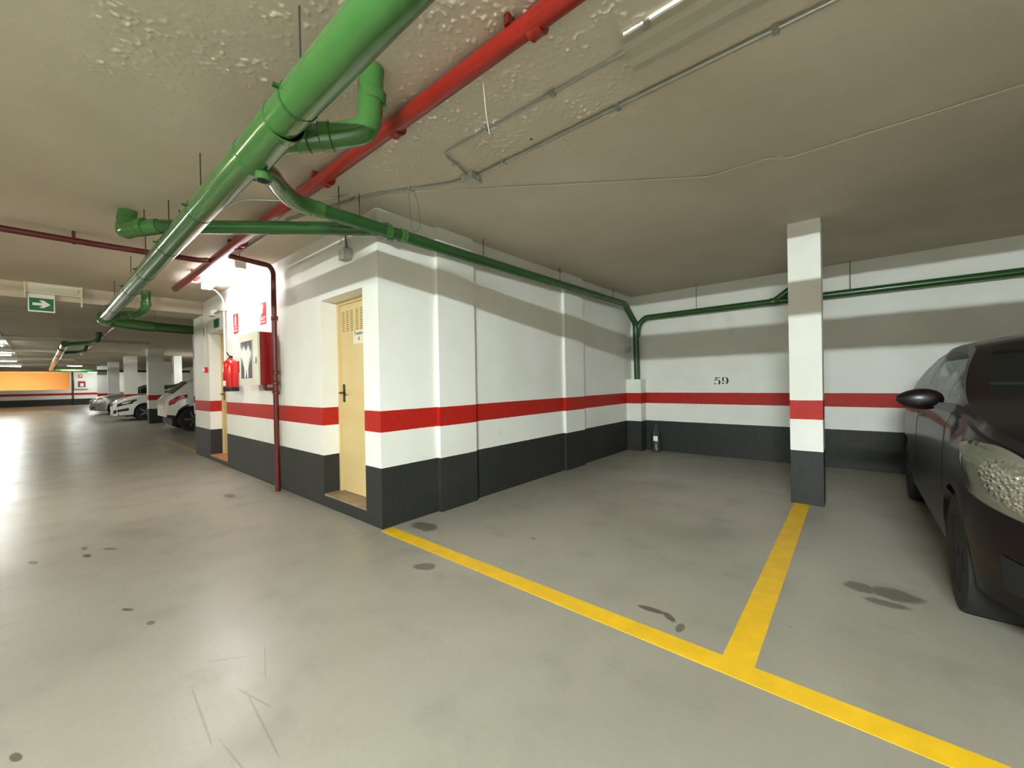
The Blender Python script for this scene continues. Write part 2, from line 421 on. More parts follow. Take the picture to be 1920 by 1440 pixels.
# columns -------------------------------------------------------------------------------------------------
def column(x0, x1, y0, y1, label, group=None):
    o = put('column', box(B_(), x0, x1, y0, y1, 0, CEIL), 'banded_paint', bevel=.008)
    tag(o, label, 'column', group)
column(2.512, 2.762, 2.832, 3.10, 'square white column with red stripe at the end of the yellow bay line')
column(-10.75, -10.4, .88, 1.33, 'white striped column nearest the block, right of the white car showing its tail light')
column(-15.9, -15.55, .58, 1.0, 'white striped column between the two white parked cars')
column(-21.55, -21.2, .54, .96, 'white striped column just behind the nose of the white hatchback')
column(-26.5, -26.15, .41, .83, 'white striped column behind the bonnet of the silver car')
column(-32.2, -31.85, .39, .81, 'farthest white striped column with a red extinguisher beside it')
column(-20.6, -20.2, 2.05, 2.33, 'slim pale column in the second row, seen above the white car with tail light')
column(-25.6, -25.2, 2.45, 2.78, 'slim pale column in the second row, just right of the column between the white cars')

# yellow bay lines
def line(x0, x1, y0, y1, label, m='yellow_paint'):
    tag(put('bay_line', box(B_(), x0, x1, y0, y1, -.005, .002), m), label, 'floor marking', 'yellow bay lines')
line(.02, XR-.01, -.03, .083, 'long yellow line on the floor running from the block corner to the lower right')
line(-9.5, -6.25, .0, .1, 'worn faint yellow line on the floor past the far end of the block', 'worn_yellow')
line(2.535, 2.655, .083, 2.83, 'short yellow line on the floor leading to the square white column')


# stencilled 5 9 ---------------------------------------------------------------------------------------------
def strip(bm, pts, y=YB-.0015):
    """polyline of (x, z, width) drawn as flat ribbon just proud of the back wall"""
    L, Rr = [], []
    for i, (x, z, wd) in enumerate(pts):
        a = pts[max(i-1, 0)]; b = pts[min(i+1, len(pts)-1)]
        dx, dz = b[0]-a[0], b[1]-a[1]; l = math.hypot(dx, dz) or 1
        nx, nz = -dz/l, dx/l
        L.append((x+nx*wd/2, z+nz*wd/2)); Rr.append((x-nx*wd/2, z-nz*wd/2))
    prism(bm, L+Rr[::-1], 'Y', y, YB+.001)
def arc(cx, cz, rx, rz, a0, a1, w0, w1, n=8):
    out = []
    for k in range(n+1):
        t = k/n; a = R(a0+(a1-a0)*t); out.append((cx+rx*math.cos(a), cz+rz*math.sin(a), w0+(w1-w0)*math.sin(PI*t)))
    return out
num = empty('stencilled_number', (1.44, YB-.002, 1.165), 'black stencilled number 59 painted on the white back wall', 'number')
bm = B_(); x = 1.345
strip(bm, [(x+.005, 1.213, .012), (x+.03, 1.206, .02), (x+.045, 1.209, .016)]); strip(bm, [(x+.055, 1.208, .016), (x+.072, 1.218, .010)])
strip(bm, [(x+.006, 1.198, .010), (x+.004, 1.165, .010)])
strip(bm, arc(x+.035, 1.145, .034, .036, 130, 75, .006, .016)); strip(bm, arc(x+.036, 1.145, .034, .036, 62, -75, .010, .026)); strip(bm, arc(x+.03, 1.142, .034, .036, 235, 200, .010, .024, 5))
put('digit_five', bm, 'stencil_black', num)
bm = B_(); x = 1.455
strip(bm, arc(x+.032, 1.185, .030, .033, 100, 255, .008, .022)); strip(bm, arc(x+.040, 1.165, .030, .052, 75, -78, .010, .026)); strip(bm, arc(x+.03, 1.145, .032, .036, 240, 190, .010, .022, 5))
put('digit_nine', bm, 'stencil_black', num)

# ================================================================ pipes
def collar(parent, name, p, d, r, ln, m, seg=20):
    p, d = Vector(p), Vector(d).normalized()
    bm = B_()
    tube(bm, [p-d*ln/2, p-d*ln*.45, p-d*ln*.40, p+d*ln*.40, p+d*ln*.45, p+d*ln/2], [r, r*1.05, r*1.0, r*1.0, r*1.05, r], seg)
    return put(name, bm, m, parent, smooth=True)
def rod(parent, x, y, z0, z1=CEIL, r=.004, name='hanger_rod'):
    return put(name, tube(B_(), [(x, y, z0), (x, y, z1)], r, 6), 'rod_steel', parent)
def band(parent, p, d, r, m='rod_steel', wd=.022):
    p, d = Vector(p), Vector(d).normalized()
    b = put('pipe_clamp', tube(B_(), [p-d*wd/2, p+d*wd/2], r+.004, 20), m, parent, smooth=True)
    return b
# main green drain above the lane
ZG, YG, RG = 2.305, -1.14, .073
g = empty('drain_pipe', (0, YG, ZG), 'thick green drain pipe hung across the ceiling from top centre to the far left', 'pipe')
put('pipe_run', tube(B_(), [(6.5, YG, ZG), (-5.86, YG-.02, ZG)], RG, 28), 'green_gloss', g, smooth=True)
t = collar(g, 'coupling', (.99, YG, ZG), (1, 0, 0), .080, .40, 'green_gloss')
for x in (1.17, .80): put('coupling_rim', tube(B_(), [(x-.02, YG, ZG), (x+.02, YG, ZG)], .085, 28), 'green_gloss', g, smooth=True)
bm = B_(); lathe(bm, [(.036, 0), (.036, .045), (.027, .045), (.027, .01)], (.83, YG+.035, ZG-.115), 'Z', 20)
put('cleanout_socket', bm, 'green_gloss', g, smooth=True); put('cleanout_shade', lathe(B_(), [(.026, -.001), (.026, .002)], (.83, YG+.035, ZG-.115), 'Z', 20), 'hole_shade', g)  # solid socket; the dark disc paints the shade of its hollow
for x in (1.375, -.10, -1.05, -2.1, -3.05, -4.57):
    ya = YG-.02*(6.5-x)/12.36; rod(g, x, ya, ZG+RG-.01); band(g, (x-.02, ya, ZG), (1, 0, 0), RG-.001, 'green_dark', .014)
    put('clamp_bolt', box(B_(), x-.028, x-.012, ya-RG-.02, ya-RG+.002, ZG+.01, ZG+.022), 'green_dark', g)
# tee arm with elbow up into the ceiling
bm = B_(); tube(bm, [(1.00, YG+.02, ZG), (1.19, -.93, ZG+.03), (1.30, -.82, ZG+.06), (1.30, -.80, CEIL)], .056, 18, .07)
put('tee_arm', bm, 'green_gloss', g, smooth=True)
for p, d in (((1.10, -1.03, ZG+.015), (.17, .19, .03)), ((1.17, -.955, ZG+.027), (.17, .19, .03)), ((1.30, -.80, 2.52), (0, 0, 1))):
    collar(g, 'tee_collar', p, d, .062, .05, 'green_gloss')
# far end elbow
e = g
put('elbow', tube(B_(), [(-5.70, YG-.02, ZG), (-5.98, YG-.02, ZG-.015), (-6.2, -.80, ZG-.03), (-6.27, -.55, ZG-.03)], .088, 22, .12), 'green_gloss', e, smooth=True)
put('outlet_run', tube(B_(), [(-6.27, -.57, ZG-.03), (-6.42, .35, ZG-.03)], .078, 22), 'green_dark', e, smooth=True)
collar(e, 'elbow_collar', (-5.74, YG-.02, ZG), (1, 0, 0), .098, .07, 'green_gloss'); collar(e, 'elbow_collar', (-6.27, -.57, ZG-.03), (-.1, .9, 0), .088, .06, 'green_dark')
put('riser_arm', tube(B_(), [(-5.62, YG, ZG), (-5.3, -.86, ZG+.03), (-5.05, -.78, ZG+.10), (-5.05, -.78, CEIL)], .056, 18, .09), 'green_gloss', e, smooth=True)
for p, d in (((-5.43, -.97, ZG+.02), (.3, .25, .03)), ((-5.36, -.91, ZG+.025), (.3, .25, .03)), ((-5.05, -.78, 2.47), (0, 0, 1))): collar(e, 'riser_collar', p, d, .063, .05, 'green_gloss')
rod(e, -5.5, -.62, 2.33)
# branch that crosses above the drain to the block corner
g = empty('branch_pipe', (-.7, -.65, 2.49), 'straight dark green branch pipe crossing behind the thick drain pipe', 'pipe')
put('pipe_run', tube(B_(), [(-1.30, -1.24, 2.50), (.09, .06, 2.475)], .052, 18), 'green_dark', g, smooth=True)
put('trap_elbow', tube(B_(), [(-1.24, -1.18, 2.50), (-1.40, -1.33, 2.475), (-1.50, -1.36, 2.47), (-1.53, -1.33, CEIL)], .060, 18, .08), 'green_gloss', g, smooth=True)
collar(g, 'elbow_collar', (-1.33, -1.27, 2.495), (1, .93, 0), .066, .05, 'green_gloss'); collar(g, 'elbow_collar', (-1.525, -1.335, 2.575), (0, 0, 1), .067, .04, 'green_gloss')
rod(g, -1.40, -1.25, 2.53); rod(g, -1.20, -1.06, 2.53)
# pipe along the side wall to the corner
g = empty('wall_pipe', (.13, 1.5, 2.43), 'green pipe sloping along the top of the pilaster wall down to the corner plinth', 'pipe')
put('swan_elbow', tube(B_(), [(.62, -1.08, 2.33), (.50, -.97, 2.40), (.30, -.86, 2.44), (.13, -.70, 2.44), (.125, -.5, 2.44)], .056, 18, .09), 'green_gloss', g, smooth=True)
put('pipe_run', tube(B_(), [(.125, -.6, 2.44), (.125, .9, 2.435), (.14, 4.40, 2.445), (.15, 4.80, 2.16), (.15, 4.83, 1.2)], .05, 18, .06), 'green_dark', g, smooth=True)
for y in (-.56, .02, .16): collar(g, 'pipe_collar', (.125, y, 2.44), (0, 1, 0), .056, .05, 'green_gloss')
put('cleanout_cap', lathe(B_(), [(.022, 0), (.022, .03), (.016, .03)], (.115, .05, 2.372), 'Z', 14), 'green_dark', g)
for x, y in ((.125, -.38), (.125, -.22), (.13, 1.12), (.135, 2.51), (.14, 4.0)): rod(g, x, y, 2.47)
collar(g, 'pipe_collar', (.15, 4.82, 1.98), (0, 0, 1), .058, .07, 'green_dark')
# pipe on the back wall
g = empty('back_wall_pipe', (1.8, 4.84, 2.25), 'green pipe running level along the back wall behind the square white column', 'pipe')
put('pipe_run', tube(B_(), [(.16, 4.83, 1.95), (.19, 4.84, 2.15), (.30, 4.85, 2.252), (2.2, 4.85, 2.26), (XR-.02, 4.85, 2.25)], .046, 18, .05), 'green_dark', g, smooth=True)
put('wye_arm', tube(B_(), [(2.14, 4.85, 2.26), (2.42, 4.84, 2.46), (2.62, 4.84, 2.66)], .046, 16), 'green_dark', g, smooth=True)
collar(g, 'pipe_collar', (2.16, 4.85, 2.26), (1, 0, 0), .053, .12, 'green_dark')
for x in (1.12, 2.96, 4.6, 6.2): rod(g, x, 4.85, 2.29)
# far drain
g = empty('drain_pipe', (-22, -1.43, 2.36), 'distant green drain pipe with orange glints, hung near the orange opening', 'pipe')
put('pipe_run', tube(B_(), [(-12.5, -1.40, 2.40), (-31.0, -1.47, 2.36), (-31.6, -1.1, 2.34), (-31.9, YB-.1, 2.34)], .08, 16, .3), 'green_gloss', g, smooth=True)
put('tee_arm', tube(B_(), [(-12.7, -1.40, 2.40), (-12.0, -.95, 2.42), (-11.6, -.85, 2.46), (-11.6, -.85, CEIL)], .055, 14, .15), 'green_dark', g, smooth=True)
put('tee_arm', tube(B_(), [(-16.2, -1.41, 2.39), (-15.6, -1.0, 2.40), (-15.2, -.9, 2.44), (-15.2, -.9, CEIL)], .055, 14, .15), 'green_dark', g, smooth=True)
for x in (-14, -17, -20, -24, -28): rod(g, x, -1.43, 2.44); band(g, (x, -1.42, 2.385), (1, 0, 0), .081)
# red fire main
YR, ZR = -.535, 2.597
g = empty('fire_pipe', (0, YR, ZR), 'long red fire pipe fixed under the ceiling beside the thick green drain', 'pipe')
put('pipe_run', tube(B_(), [(6.5, YR, ZR), (-4.25, YR-.04, ZR), (-4.31, YR-.04, ZR)], [.042, .042, .02], 18), 'red_pipe', g, smooth=True)
for x in (2.05, 1.1, .28, -1.5, -1.62, -3.3): collar(g, 'pipe_joint', (x, YR-.005, ZR), (1, 0, 0), .048, .06, 'red_pipe', 16)
for x in (1.95, .20, -1.7, -3.2):
    put('pipe_clip', box(B_(), x-.012, x+.012, YR-.065, YR+.055, ZR+.02, CEIL), 'oxide_pipe', g)
g = empty('fire_pipe', (-17, -.75, 2.60), 'distant pinkish fire pipe beyond the beam, running towards the orange opening', 'pipe')
put('pipe_run', tube(B_(), [(-6.3, -.70, 2.61), (-31, -.78, 2.61)], .03, 12), 'red_pipe', g, smooth=True)
for x in range(-30, -6, 3): collar(g, 'pipe_joint', (x, -.715-.003*abs(x+6), 2.61), (1, 0, 0), .036, .08, 'red_pipe', 12)
g = empty('sprinkler_pipe', (-2.45, -1.2, 2.57), 'brown red pipe crossing the lane under the ceiling and dropping down the block wall', 'pipe')
put('pipe_run', tube(B_(), [(-2.56, -6.0, 2.575), (-2.46, -1.46, 2.575), (-2.37, -.68, 2.575), (-2.34, -.61, 2.585)], .028, 14, .05), 'oxide_pipe', g, smooth=True)
put('riser', tube(B_(), [(-2.02, -.505, 2.585), (-2.06, -.11, 2.575), (-2.06, -.075, 2.51), (-2.06, -.07, 0)], .028, 14, .06), 'oxide_pipe', g, smooth=True)
put('thin_riser', tube(B_(), [(-2.115, -.06, 1.98), (-2.115, -.06, 1.2)], .014, 10), 'oxide_pipe', g, smooth=True)
for z in (1.98, 1.36, 1.24, 1.13): collar(g, 'pipe_joint', (-2.06, -.07, z), (0, 0, 1), .037, .05, 'oxide_pipe', 14)
for x, y in ((-2.465, -1.6), (-2.54, -3.4)):
    put('pipe_clip', box(B_(), x-.012, x+.012, y-.012, y+.012, 2.59, CEIL), 'oxide_pipe', g)
    put('pipe_clip', tube(B_(), [(x, y-.012, 2.575), (x, y+.012, 2.575)], .034, 14), 'oxide_pipe', g)
rod(g, -2.0, -.42, 2.6)

# ================================================================ lamps, conduits, boxes
def lamp(cx, cy, z, length, along, m, label, group='ceiling strip lamps', housing='white_plastic'):
    """batten fitting with two tubes, end sockets and housing"""
    o = empty('strip_lamp', (cx, cy, CEIL), label, 'lamp', group, 0 if along == 'X' else PI/2)
    LOCAL[0] = True
    h = length/2; zz = z-CEIL
    put('housing', prism(B_(), [(-.06, 0), (-.06, -.012), (-.03, -.028), (.03, -.028), (.06, -.012), (.06, 0)], 'X', -h, h), housing, o)
    for s in (-.036, .036): put('tube', tube(B_(), [(-h+.03, s, zz), (h-.03, s, zz)], .013, 8), m, o, smooth=True)
    for s in (-1, 1): put('end_socket', box(B_(), s*h-.02, s*h+.02, -.055, .055, zz-.02, 0), 'white_plastic', o, bevel=.003)
    LOCAL[0] = False
    return o
lamp(3.5, -4.35, 2.595, 1.5, 'X', 'tube_cool', 'lit strip lamp over the lane behind the photographer')
lamp(-3.5, -4.0, 2.595, 1.5, 'X', 'tube_warm', 'lit strip lamp over the lane opposite the fire hose cabinet')
lamp(-3.15, -.30, 2.595, 1.5, 'X', 'tube_wall', 'glaring lit strip lamp close to the block wall above the extinguisher')
for x, nm in ((-10.2, 'first'), (-16.3, 'second'), (-21.2, 'third'), (-26.1, 'fourth'), (-31.8, 'fifth')):
    lamp(x, -4.7 if x > -11 else -3.17, 2.56, 1.3, 'Y', 'tube_far', nm + ' lit strip lamp beyond the beam on the far left, counted from the beam')
lamp(-31.2, -.55, 2.60, .6, 'Y', 'tube_far', 'small bright lamp beside the end of the distant fire pipe')
lamp(-19, 3.6, 2.60, 1.3, 'X', 'tube_far', 'lit strip lamp over the bays above the white car with tail light')
def ramp_lamp(y, label):
    o = empty('ramp_lamp', (XF-.3, y, .95), label, 'lamp', 'ramp lamps')
    put('housing', box(B_(), XF-.26, XF-.2, y-1.2, y+1.2, .9, 1.0), 'white_plastic', o)
    put('tube', tube(B_(), [(XF-.29, y-1.15, .95), (XF-.29, y+1.15, .95)], .02, 8), 'tube_sodium', o)
ramp_lamp(-2.2, 'orange ramp lamp behind the parapet of the far opening')
ramp_lamp(-5.6, 'orange ramp lamp behind the left end of the far parapet')
lamp(-42.6, 1.2, 2.60, 1.3, 'Y', 'tube_far', 'extra strip lamp added to brighten the far white wall')  # added lamp, lifts the light on the far wall
# unlit lamp with wide diffuser
o = empty('strip_lamp', (2.95, -.12, CEIL), 'unlit grey strip lamp with bowl diffuser at the top of the picture', 'lamp')
y = -.125
put('lamp_tray', prism(B_(), [(y-.085, CEIL), (y-.085, CEIL-.016), (y+.085, CEIL-.016), (y+.085, CEIL)], 'X', 2.26, 3.80), 'white_plastic', o)
dp = [(y-.078, CEIL-.016), (y-.078, CEIL-.05), (y-.066, CEIL-.072), (y-.02, CEIL-.080), (y+.01, CEIL-.092), (y+.055, CEIL-.084), (y+.076, CEIL-.055), (y+.078, CEIL-.016)]
put('diffuser', prism(B_(), dp, 'X', 2.255, 3.805), 'old_diffuser', o)
for x in (2.36, 2.98, 3.60): put('clip', box(B_(), x-.012, x+.012, y-.089, y-.078, CEIL-.045, CEIL-.008), 'galvanised', o)
# conduits
def conduit(label, pts, r=.010, bend=.06, m='galvanised', clips=()):
    p0 = pts[len(pts)//2]
    g = empty('conduit', p0, label, 'conduit')
    put('conduit_run', tube(B_(), pts, r, 10, bend), m, g, smooth=True)
    for c in clips: put('conduit_clip', box(B_(), c[0]-.012, c[0]+.012, c[1]-.018, c[1]+.018, CEIL-.03, CEIL), 'galvanised', g, bevel=.002)
    return g
zc = CEIL-.018
conduit('galvanised conduit along the ceiling from the square junction box to the top right', [(.99, .175, zc), (6.5, .19, zc)], .0115, clips=((1.25, .175), (2.05, .18), (2.75, .185)))
conduit('thin conduit from the square junction box to the unlit strip lamp', [(.955, .14, zc), (1.035, -.155, zc), (2.26, -.125, zc)], .008, .05, clips=((1.0, -.02), (1.4, -.145), (1.85, -.135)))
conduit('bright metal conduit bending from the square junction box towards the block corner', [(.93, .155, zc), (.77, .12, zc), (.22, -.16, zc), (.08, -.20, zc), (-.75, -.40, zc), (-2.3, -.42, zc)], .011, .05, clips=((.5, -.015), (.05, -.21)))
zc2 = CEIL-.0085
conduit('thin conduit on the ceiling between the drain pipe and the fire pipe', [(.1, -.24, zc2), (-.3, -.45, zc2), (-.6, -.78, zc2), (-1.0, -.84, zc2), (-4.3, -.86, zc2)], .007, .1)
conduit('thin painted cable crossing the ceiling above the empty bay to the right', [(.25, -.12, CEIL-.008), (1.66, .93, CEIL-.008), (2.2, 1.32, CEIL-.008), (2.57, 1.33, CEIL-.008), (2.64, 1.42, CEIL-.008), (XR, 1.41, CEIL-.008)], .007, .05, 'ceiling_plaster')
tag(put('cable_joint', lathe(B_(), [(.03, -.012), (.034, 0)], (2.62, 1.39, CEIL), 'Z', 14), 'ceiling_plaster'), 'small round painted cable joint on the ceiling above the empty bay', 'cable box')
conduit('conduit along the lane ceiling beyond the beam at the far left edge', [(-8, -2.46, zc), (-31, -2.42, zc)], .015, 0)
def jbox(cx, cy, cz, s, label, rz=0):
    o = empty('junction_box', (cx, cy, cz), label, 'junction box', None, rz); LOCAL[0] = True
    put('box_body', box(B_(), -s, s, -s, s, -.05, -.006), 'grey_plastic', o, bevel=.005)
    put('box_lid', box(B_(), -s-.003, s+.003, -s-.003, s+.003, -.058, -.05), 'grey_plastic', o, bevel=.003)
    for sx in (-1, 1):
        for sy in (-1, 1): put('gland', lathe(B_(), [(.014, 0), (.014, .016)], (sx*s if sx*sy > 0 else sx*s*.2, sy*s*.2, -.034), 'X' if sx*sy > 0 else 'Y', 10), 'grey_plastic', o)
    LOCAL[0] = False
jbox(.955, .165, CEIL, .052, 'square grey junction box on the ceiling where three conduits meet', R(4))
# dangling wires, hole
tag(put('ceiling_wire', tube(B_(), [(.47, -.01, CEIL-.02), (.46, .0, 2.5), (.45, .02, 2.38), (.48, .04, 2.34), (.52, .05, 2.38), (.53, .03, 2.52), (.50, .01, CEIL-.02)], .0012, 5, .03), 'rod_steel'), 'thin dark wire loop hanging from the conduit near the block corner', 'wire')
tag(put('ceiling_wire', tube(B_(), [(1.72, -.50, 2.58), (1.70, -.46, 2.44), (1.70, -.44, 2.36)], .0012, 5, .03), 'sign_white'), 'thin white string hanging from the red fire pipe', 'wire')
tag(put('ceiling_hole', lathe(B_(), [(.007, -.0015), (.009, .0)], (1.52, .12, CEIL-.0002), 'Z', 10), 'hole_shade'), 'small dark drilled hole in the ceiling between two conduits', 'hole')
# wall junction box by the block corner
o = empty('wall_socket', (-.45, 0, 2.37), 'grey box with drop conduit high on the block wall above the storeroom door', 'junction box')
put('box_body', box(B_(), -.51, -.41, -.075, 0, 2.315, 2.41), 'grey_plastic', o, bevel=.006)
put('box_lid', box(B_(), -.405, -.398, -.07, -.005, 2.325, 2.40), 'grey_plastic', o, bevel=.004)
put('drop_conduit', tube(B_(), [(-.45, -.035, 2.41), (-.45, -.035, CEIL)], .009, 8), 'galvanised', o)
put('loose_wire', tube(B_(), [(-.41, -.04, 2.41), (-.42, -.05, 2.50), (-.41, -.05, 2.60)], .003, 6), 'rod_steel', o)
put('loose_wire', tube(B_(), [(-.53, -.05, 2.47), (-.50, -.05, 2.52), (-.50, -.05, 2.60)], .002, 6), 'rod_steel', o)

# ================================================================ things on the block wall
# fire hose cabinet
o = empty('hose_cabinet', (-2.53, 0, 1.53), 'fire hose cabinet with cream door and dark red sides on the block wall', 'cabinet')
put('cabinet_body', box(B_(), -2.86, -2.20, -.185, 0, 1.225, 1.835), 'cabinet_red', o, bevel=.006)
dr = put('cabinet_door', box(B_(), -2.866, -2.194, -.203, -.185, 1.22, 1.84), 'cabinet_cream', o, bevel=.005)
put('window_frame', box(B_(), -2.80, -2.37, -.2065, -.2025, 1.29, 1.765), 'white_plastic', dr, bevel=.012)
put('window_pane', box(B_(), -2.785, -2.385, -.2085, -.206, 1.305, 1.75), 'pane_grey', dr)
bm = B_(); prism(bm, [(-2.66, 1.31), (-2.66, 1.42), (-2.72, 1.55), (-2.76, 1.60), (-2.67, 1.70), (-2.59, 1.63), (-2.50, 1.70), (-2.42, 1.60), (-2.46, 1.54), (-2.52, 1.42), (-2.52, 1.31), (-2.56, 1.31), (-2.585, 1.42), (-2.62, 1.31)], 'Y', -.2092, -.2085)
put('pane_sticker', bm, 'sign_white', dr)
put('door_latch', box(B_(), -2.285, -2.25, -.213, -.203, 1.475, 1.545), 'alloy', dr, bevel=.004)
put('valve_stub', tube(B_(), [(-2.25, -.12, 1.25), (-2.25, -.12, 1.17), (-2.12, -.08, 1.17)], .02, 10, .03), 'oxide_pipe', o, smooth=True)
# extinguisher
o = empty('fire_extinguisher', (-3.5, -.13, 1.14), 'red fire extinguisher hanging on the block wall left of the hose cabinet', 'extinguisher')
cx, cy = -3.52, -.125
put('cylinder', lathe(B_(), [(.085, 1.20), (.09, 1.21), (.09, 1.50), (.08, 1.545), (.05, 1.575), (.026, 1.585), (.026, 1.60)], (cx, cy, 0), 'Z', 24), 'extinguisher_red', o, smooth=True)
put('base_ring', lathe(B_(), [(.088, 1.145), (.092, 1.15), (.092, 1.20), (.086, 1.205)], (cx, cy, 0), 'Z', 24), 'rubber', o, smooth=True)
bm = B_(); box(bm, cx-.02, cx+.02, cy-.02, cy+.02, 1.595, 1.63); put('valve_head', bm, 'black_metal', o, bevel=.004)
put('lever', tube(B_(), [(cx-.02, cy, 1.62), (cx+.03, cy-.03, 1.635), (cx+.075, cy-.06, 1.67)], .008, 8), 'rubber', o)
put('hose', tube(B_(), [(cx-.02, cy, 1.61), (cx-.09, cy-.01, 1.60), (cx-.108, cy, 1.50), (cx-.105, cy, 1.25)], .009, 8, .04), 'rubber', o, smooth=True)
def curved_label(nm, a0, a1, z0, z1, m):
    bm = B_(); n = 8; prev = None
    for k in range(n+1):
        a = R(a0+(a1-a0)*k/n); p = [bm.verts.new((cx+.0908*math.cos(a), cy+.0908*math.sin(a), z)) for z in (z0, z1)]
        if prev: bm.faces.new((prev[0], p[0], p[1], prev[1]))
        prev = p
    put(nm, bm, m, o, smooth=True)
curved_label('label_panel', -120, -55, 1.22, 1.29, 'sign_white')
for k in range(4): curved_label('label_line', -120, -75-6*(k % 2), 1.42+k*.028, 1.432+k*.028, 'sign_white')
put('wall_bracket', box(B_(), cx-.03, cx+.03, cy+.06, 0, 1.40, 1.56), 'cabinet_red', o)
# small signs
def plate(name, x0, x1, z0, z1, m, label, cat, y=-.006):
    o = empty(name, ((x0+x1)/2, 0, z0), label, cat)
    put('sign_plate', box(B_(), x0, x1, y, 0, z0, z1), m, o)
    return o
o = plate('extinguisher_sign', -3.815, -3.61, 1.97, 2.245, 'sign_red', 'red sign with white extinguisher pictogram above the extinguisher', 'sign')
bm = B_(); box(bm, -3.79, -3.635, -.0075, -.006, 2.075, 2.08); box(bm, -3.795, -3.63, -.0075, -.006, 2.043, 2.052)
prism(bm, [(-3.745, 2.09), (-3.745, 2.19), (-3.725, 2.21), (-3.725, 2.225), (-3.68, 2.225), (-3.68, 2.215), (-3.70, 2.21), (-3.685, 2.19), (-3.685, 2.09)], 'Y', -.0075, -.006)
put('pictogram', bm, 'sign_white', o)
text('lettering', 'EXTINTOR', .032, 'sign_white', o, (-3.712, -.0075, 2.005), (1, 0, 0), (0, 0, 1))
o = plate('hose_sign', -2.735, -2.53, 1.985, 2.25, 'sign_red', 'red fire hose sign with white pictogram above the hose cabinet', 'sign')
bm = B_(); prism(bm, [(-2.72, 2.085), (-2.72, 2.235), (-2.63, 2.235), (-2.63, 2.20), (-2.60, 2.20), (-2.60, 2.19), (-2.63, 2.185), (-2.63, 2.12), (-2.665, 2.12), (-2.68, 2.105), (-2.68, 2.085)], 'Y', -.0075, -.006)
box(bm, -2.73, -2.535, -.0075, -.006, 2.066, 2.074); put('pictogram', bm, 'sign_white', o)
text('lettering', 'BOCA DE', .036, 'sign_white', o, (-2.632, -.0075, 2.046), (1, 0, 0), (0, 0, 1)); text('lettering', 'INCENDIO', .036, 'sign_white', o, (-2.632, -.0075, 2.008), (1, 0, 0), (0, 0, 1))
o = plate('exit_sign', -4.82, -4.54, 2.15, 2.285, 'sign_green', 'small dark green exit sign over the left doorway of the block', 'sign')
bm = B_()
for k in range(3): box(bm, -4.79, -4.60, -.0075, -.006, 2.18+k*.03, 2.19+k*.03)
put('pictogram', bm, 'green_gloss', o)
o = plate('notice_sign', -5.45, -5.34, 1.93, 2.22, 'sign_white', 'narrow black and white notice on the block wall left of the doorway', 'sign')
put('notice_panel', box(B_(), -5.44, -5.35, -.0075, -.006, 2.07, 2.21), 'sign_black', o)
bm = B_(); box(bm, -5.435, -5.355, -.0075, -.006, 2.03, 2.045); box(bm, -5.435, -5.355, -.0075, -.006, 1.99, 2.005); put('notice_line', bm, 'sign_black', o)
o = empty('emergency_light', (-4.78, 0, 2.36), 'small white emergency light above the left doorway of the block', 'lamp')
put('light_body', box(B_(), -4.90, -4.66, -.06, 0, 2.335, 2.425), 'white_plastic', o, bevel=.008)
put('light_lens', box(B_(), -4.885, -4.675, -.075, -.06, 2.345, 2.415), 'sign_white', o, bevel=.01)
o = empty('alarm_button', (-5.31, 0, 1.5), 'small red fire alarm call point on the block wall left of the doorway', 'alarm')
put('button_body', box(B_(), -5.36, -5.25, -.045, 0, 1.455, 1.545), 'sign_red', o, bevel=.006)
put('button_face', box(B_(), -5.335, -5.275, -.047, -.044, 1.48, 1.52), 'sign_white', o)
g = conduit('white conduit curving from the glaring lamp down the block wall beside the doorway', [(-4.0, -.30, zc-.01), (-4.12, -.14, zc-.01), (-4.16, -.03, 2.52), (-4.165, -.025, 1.45)], .014, .14, 'white_plastic')
o = empty('wall_box', (-4.2, 0, 2.38), 'small white box joining conduits between the emergency light and lamp', 'junction box')
put('box_body', box(B_(), -4.24, -4.11, -.06, 0, 2.345, 2.445), 'white_plastic', o, bevel=.006); put('box_lead', tube(B_(), [(-4.24, -.03, 2.385), (-4.66, -.03, 2.365)], .014, 8), 'grey_plastic', o)
conduit('thin conduit running down the block wall to the red alarm button', [(-5.30, -.02, 2.45), (-5.30, -.02, 1.54)], .008, 0, 'cream_plastic')

# emergency lamp and arrow sign on the beam
xb = -5.45
o = empty('emergency_light', (xb, -1.68, 2.5), 'cream emergency light on the beam above the green arrow sign', 'lamp')
put('light_body', box(B_(), xb, xb+.09, -1.93, -1.43, 2.515, 2.655), 'cream_plastic', o, bevel=.006)
put('light_lens', box(B_(), xb+.085, xb+.10, -1.87, -1.46, 2.545, 2.635), 'white_plastic', o, bevel=.004)
put('end_bracket', prism(B_(), [(xb-.0, 2.655), (xb+.105, 2.655), (xb+.105, 2.50), (xb+.05, 2.38), (xb+.04, 2.38), (xb+.06, 2.51), (xb, 2.51)], 'Y', -1.43, -1.415), 'cream_plastic', o)
put('end_bracket', prism(B_(), [(xb-.0, 2.655), (xb+.105, 2.655), (xb+.105, 2.50), (xb+.06, 2.45), (xb+.06, 2.51), (xb, 2.51)], 'Y', -1.945, -1.93), 'cream_plastic', o)
xs = xb+.05
o = empty('exit_sign', (xs, -1.79, 2.27), 'hanging green sign with a white arrow pointing right', 'sign')
put('sign_plate', box(B_(), xs-.004, xs, -1.915, -1.675, 2.268, 2.513), 'sign_white', o)
put('sign_face', box(B_(), xs, xs+.002, -1.903, -1.687, 2.285, 2.455), 'sign_green', o)
ar = [(-1.875, 2.355), (-1.79, 2.355), (-1.815, 2.325), (-1.775, 2.325), (-1.715, 2.372), (-1.775, 2.425), (-1.815, 2.425), (-1.79, 2.39), (-1.875, 2.39)]
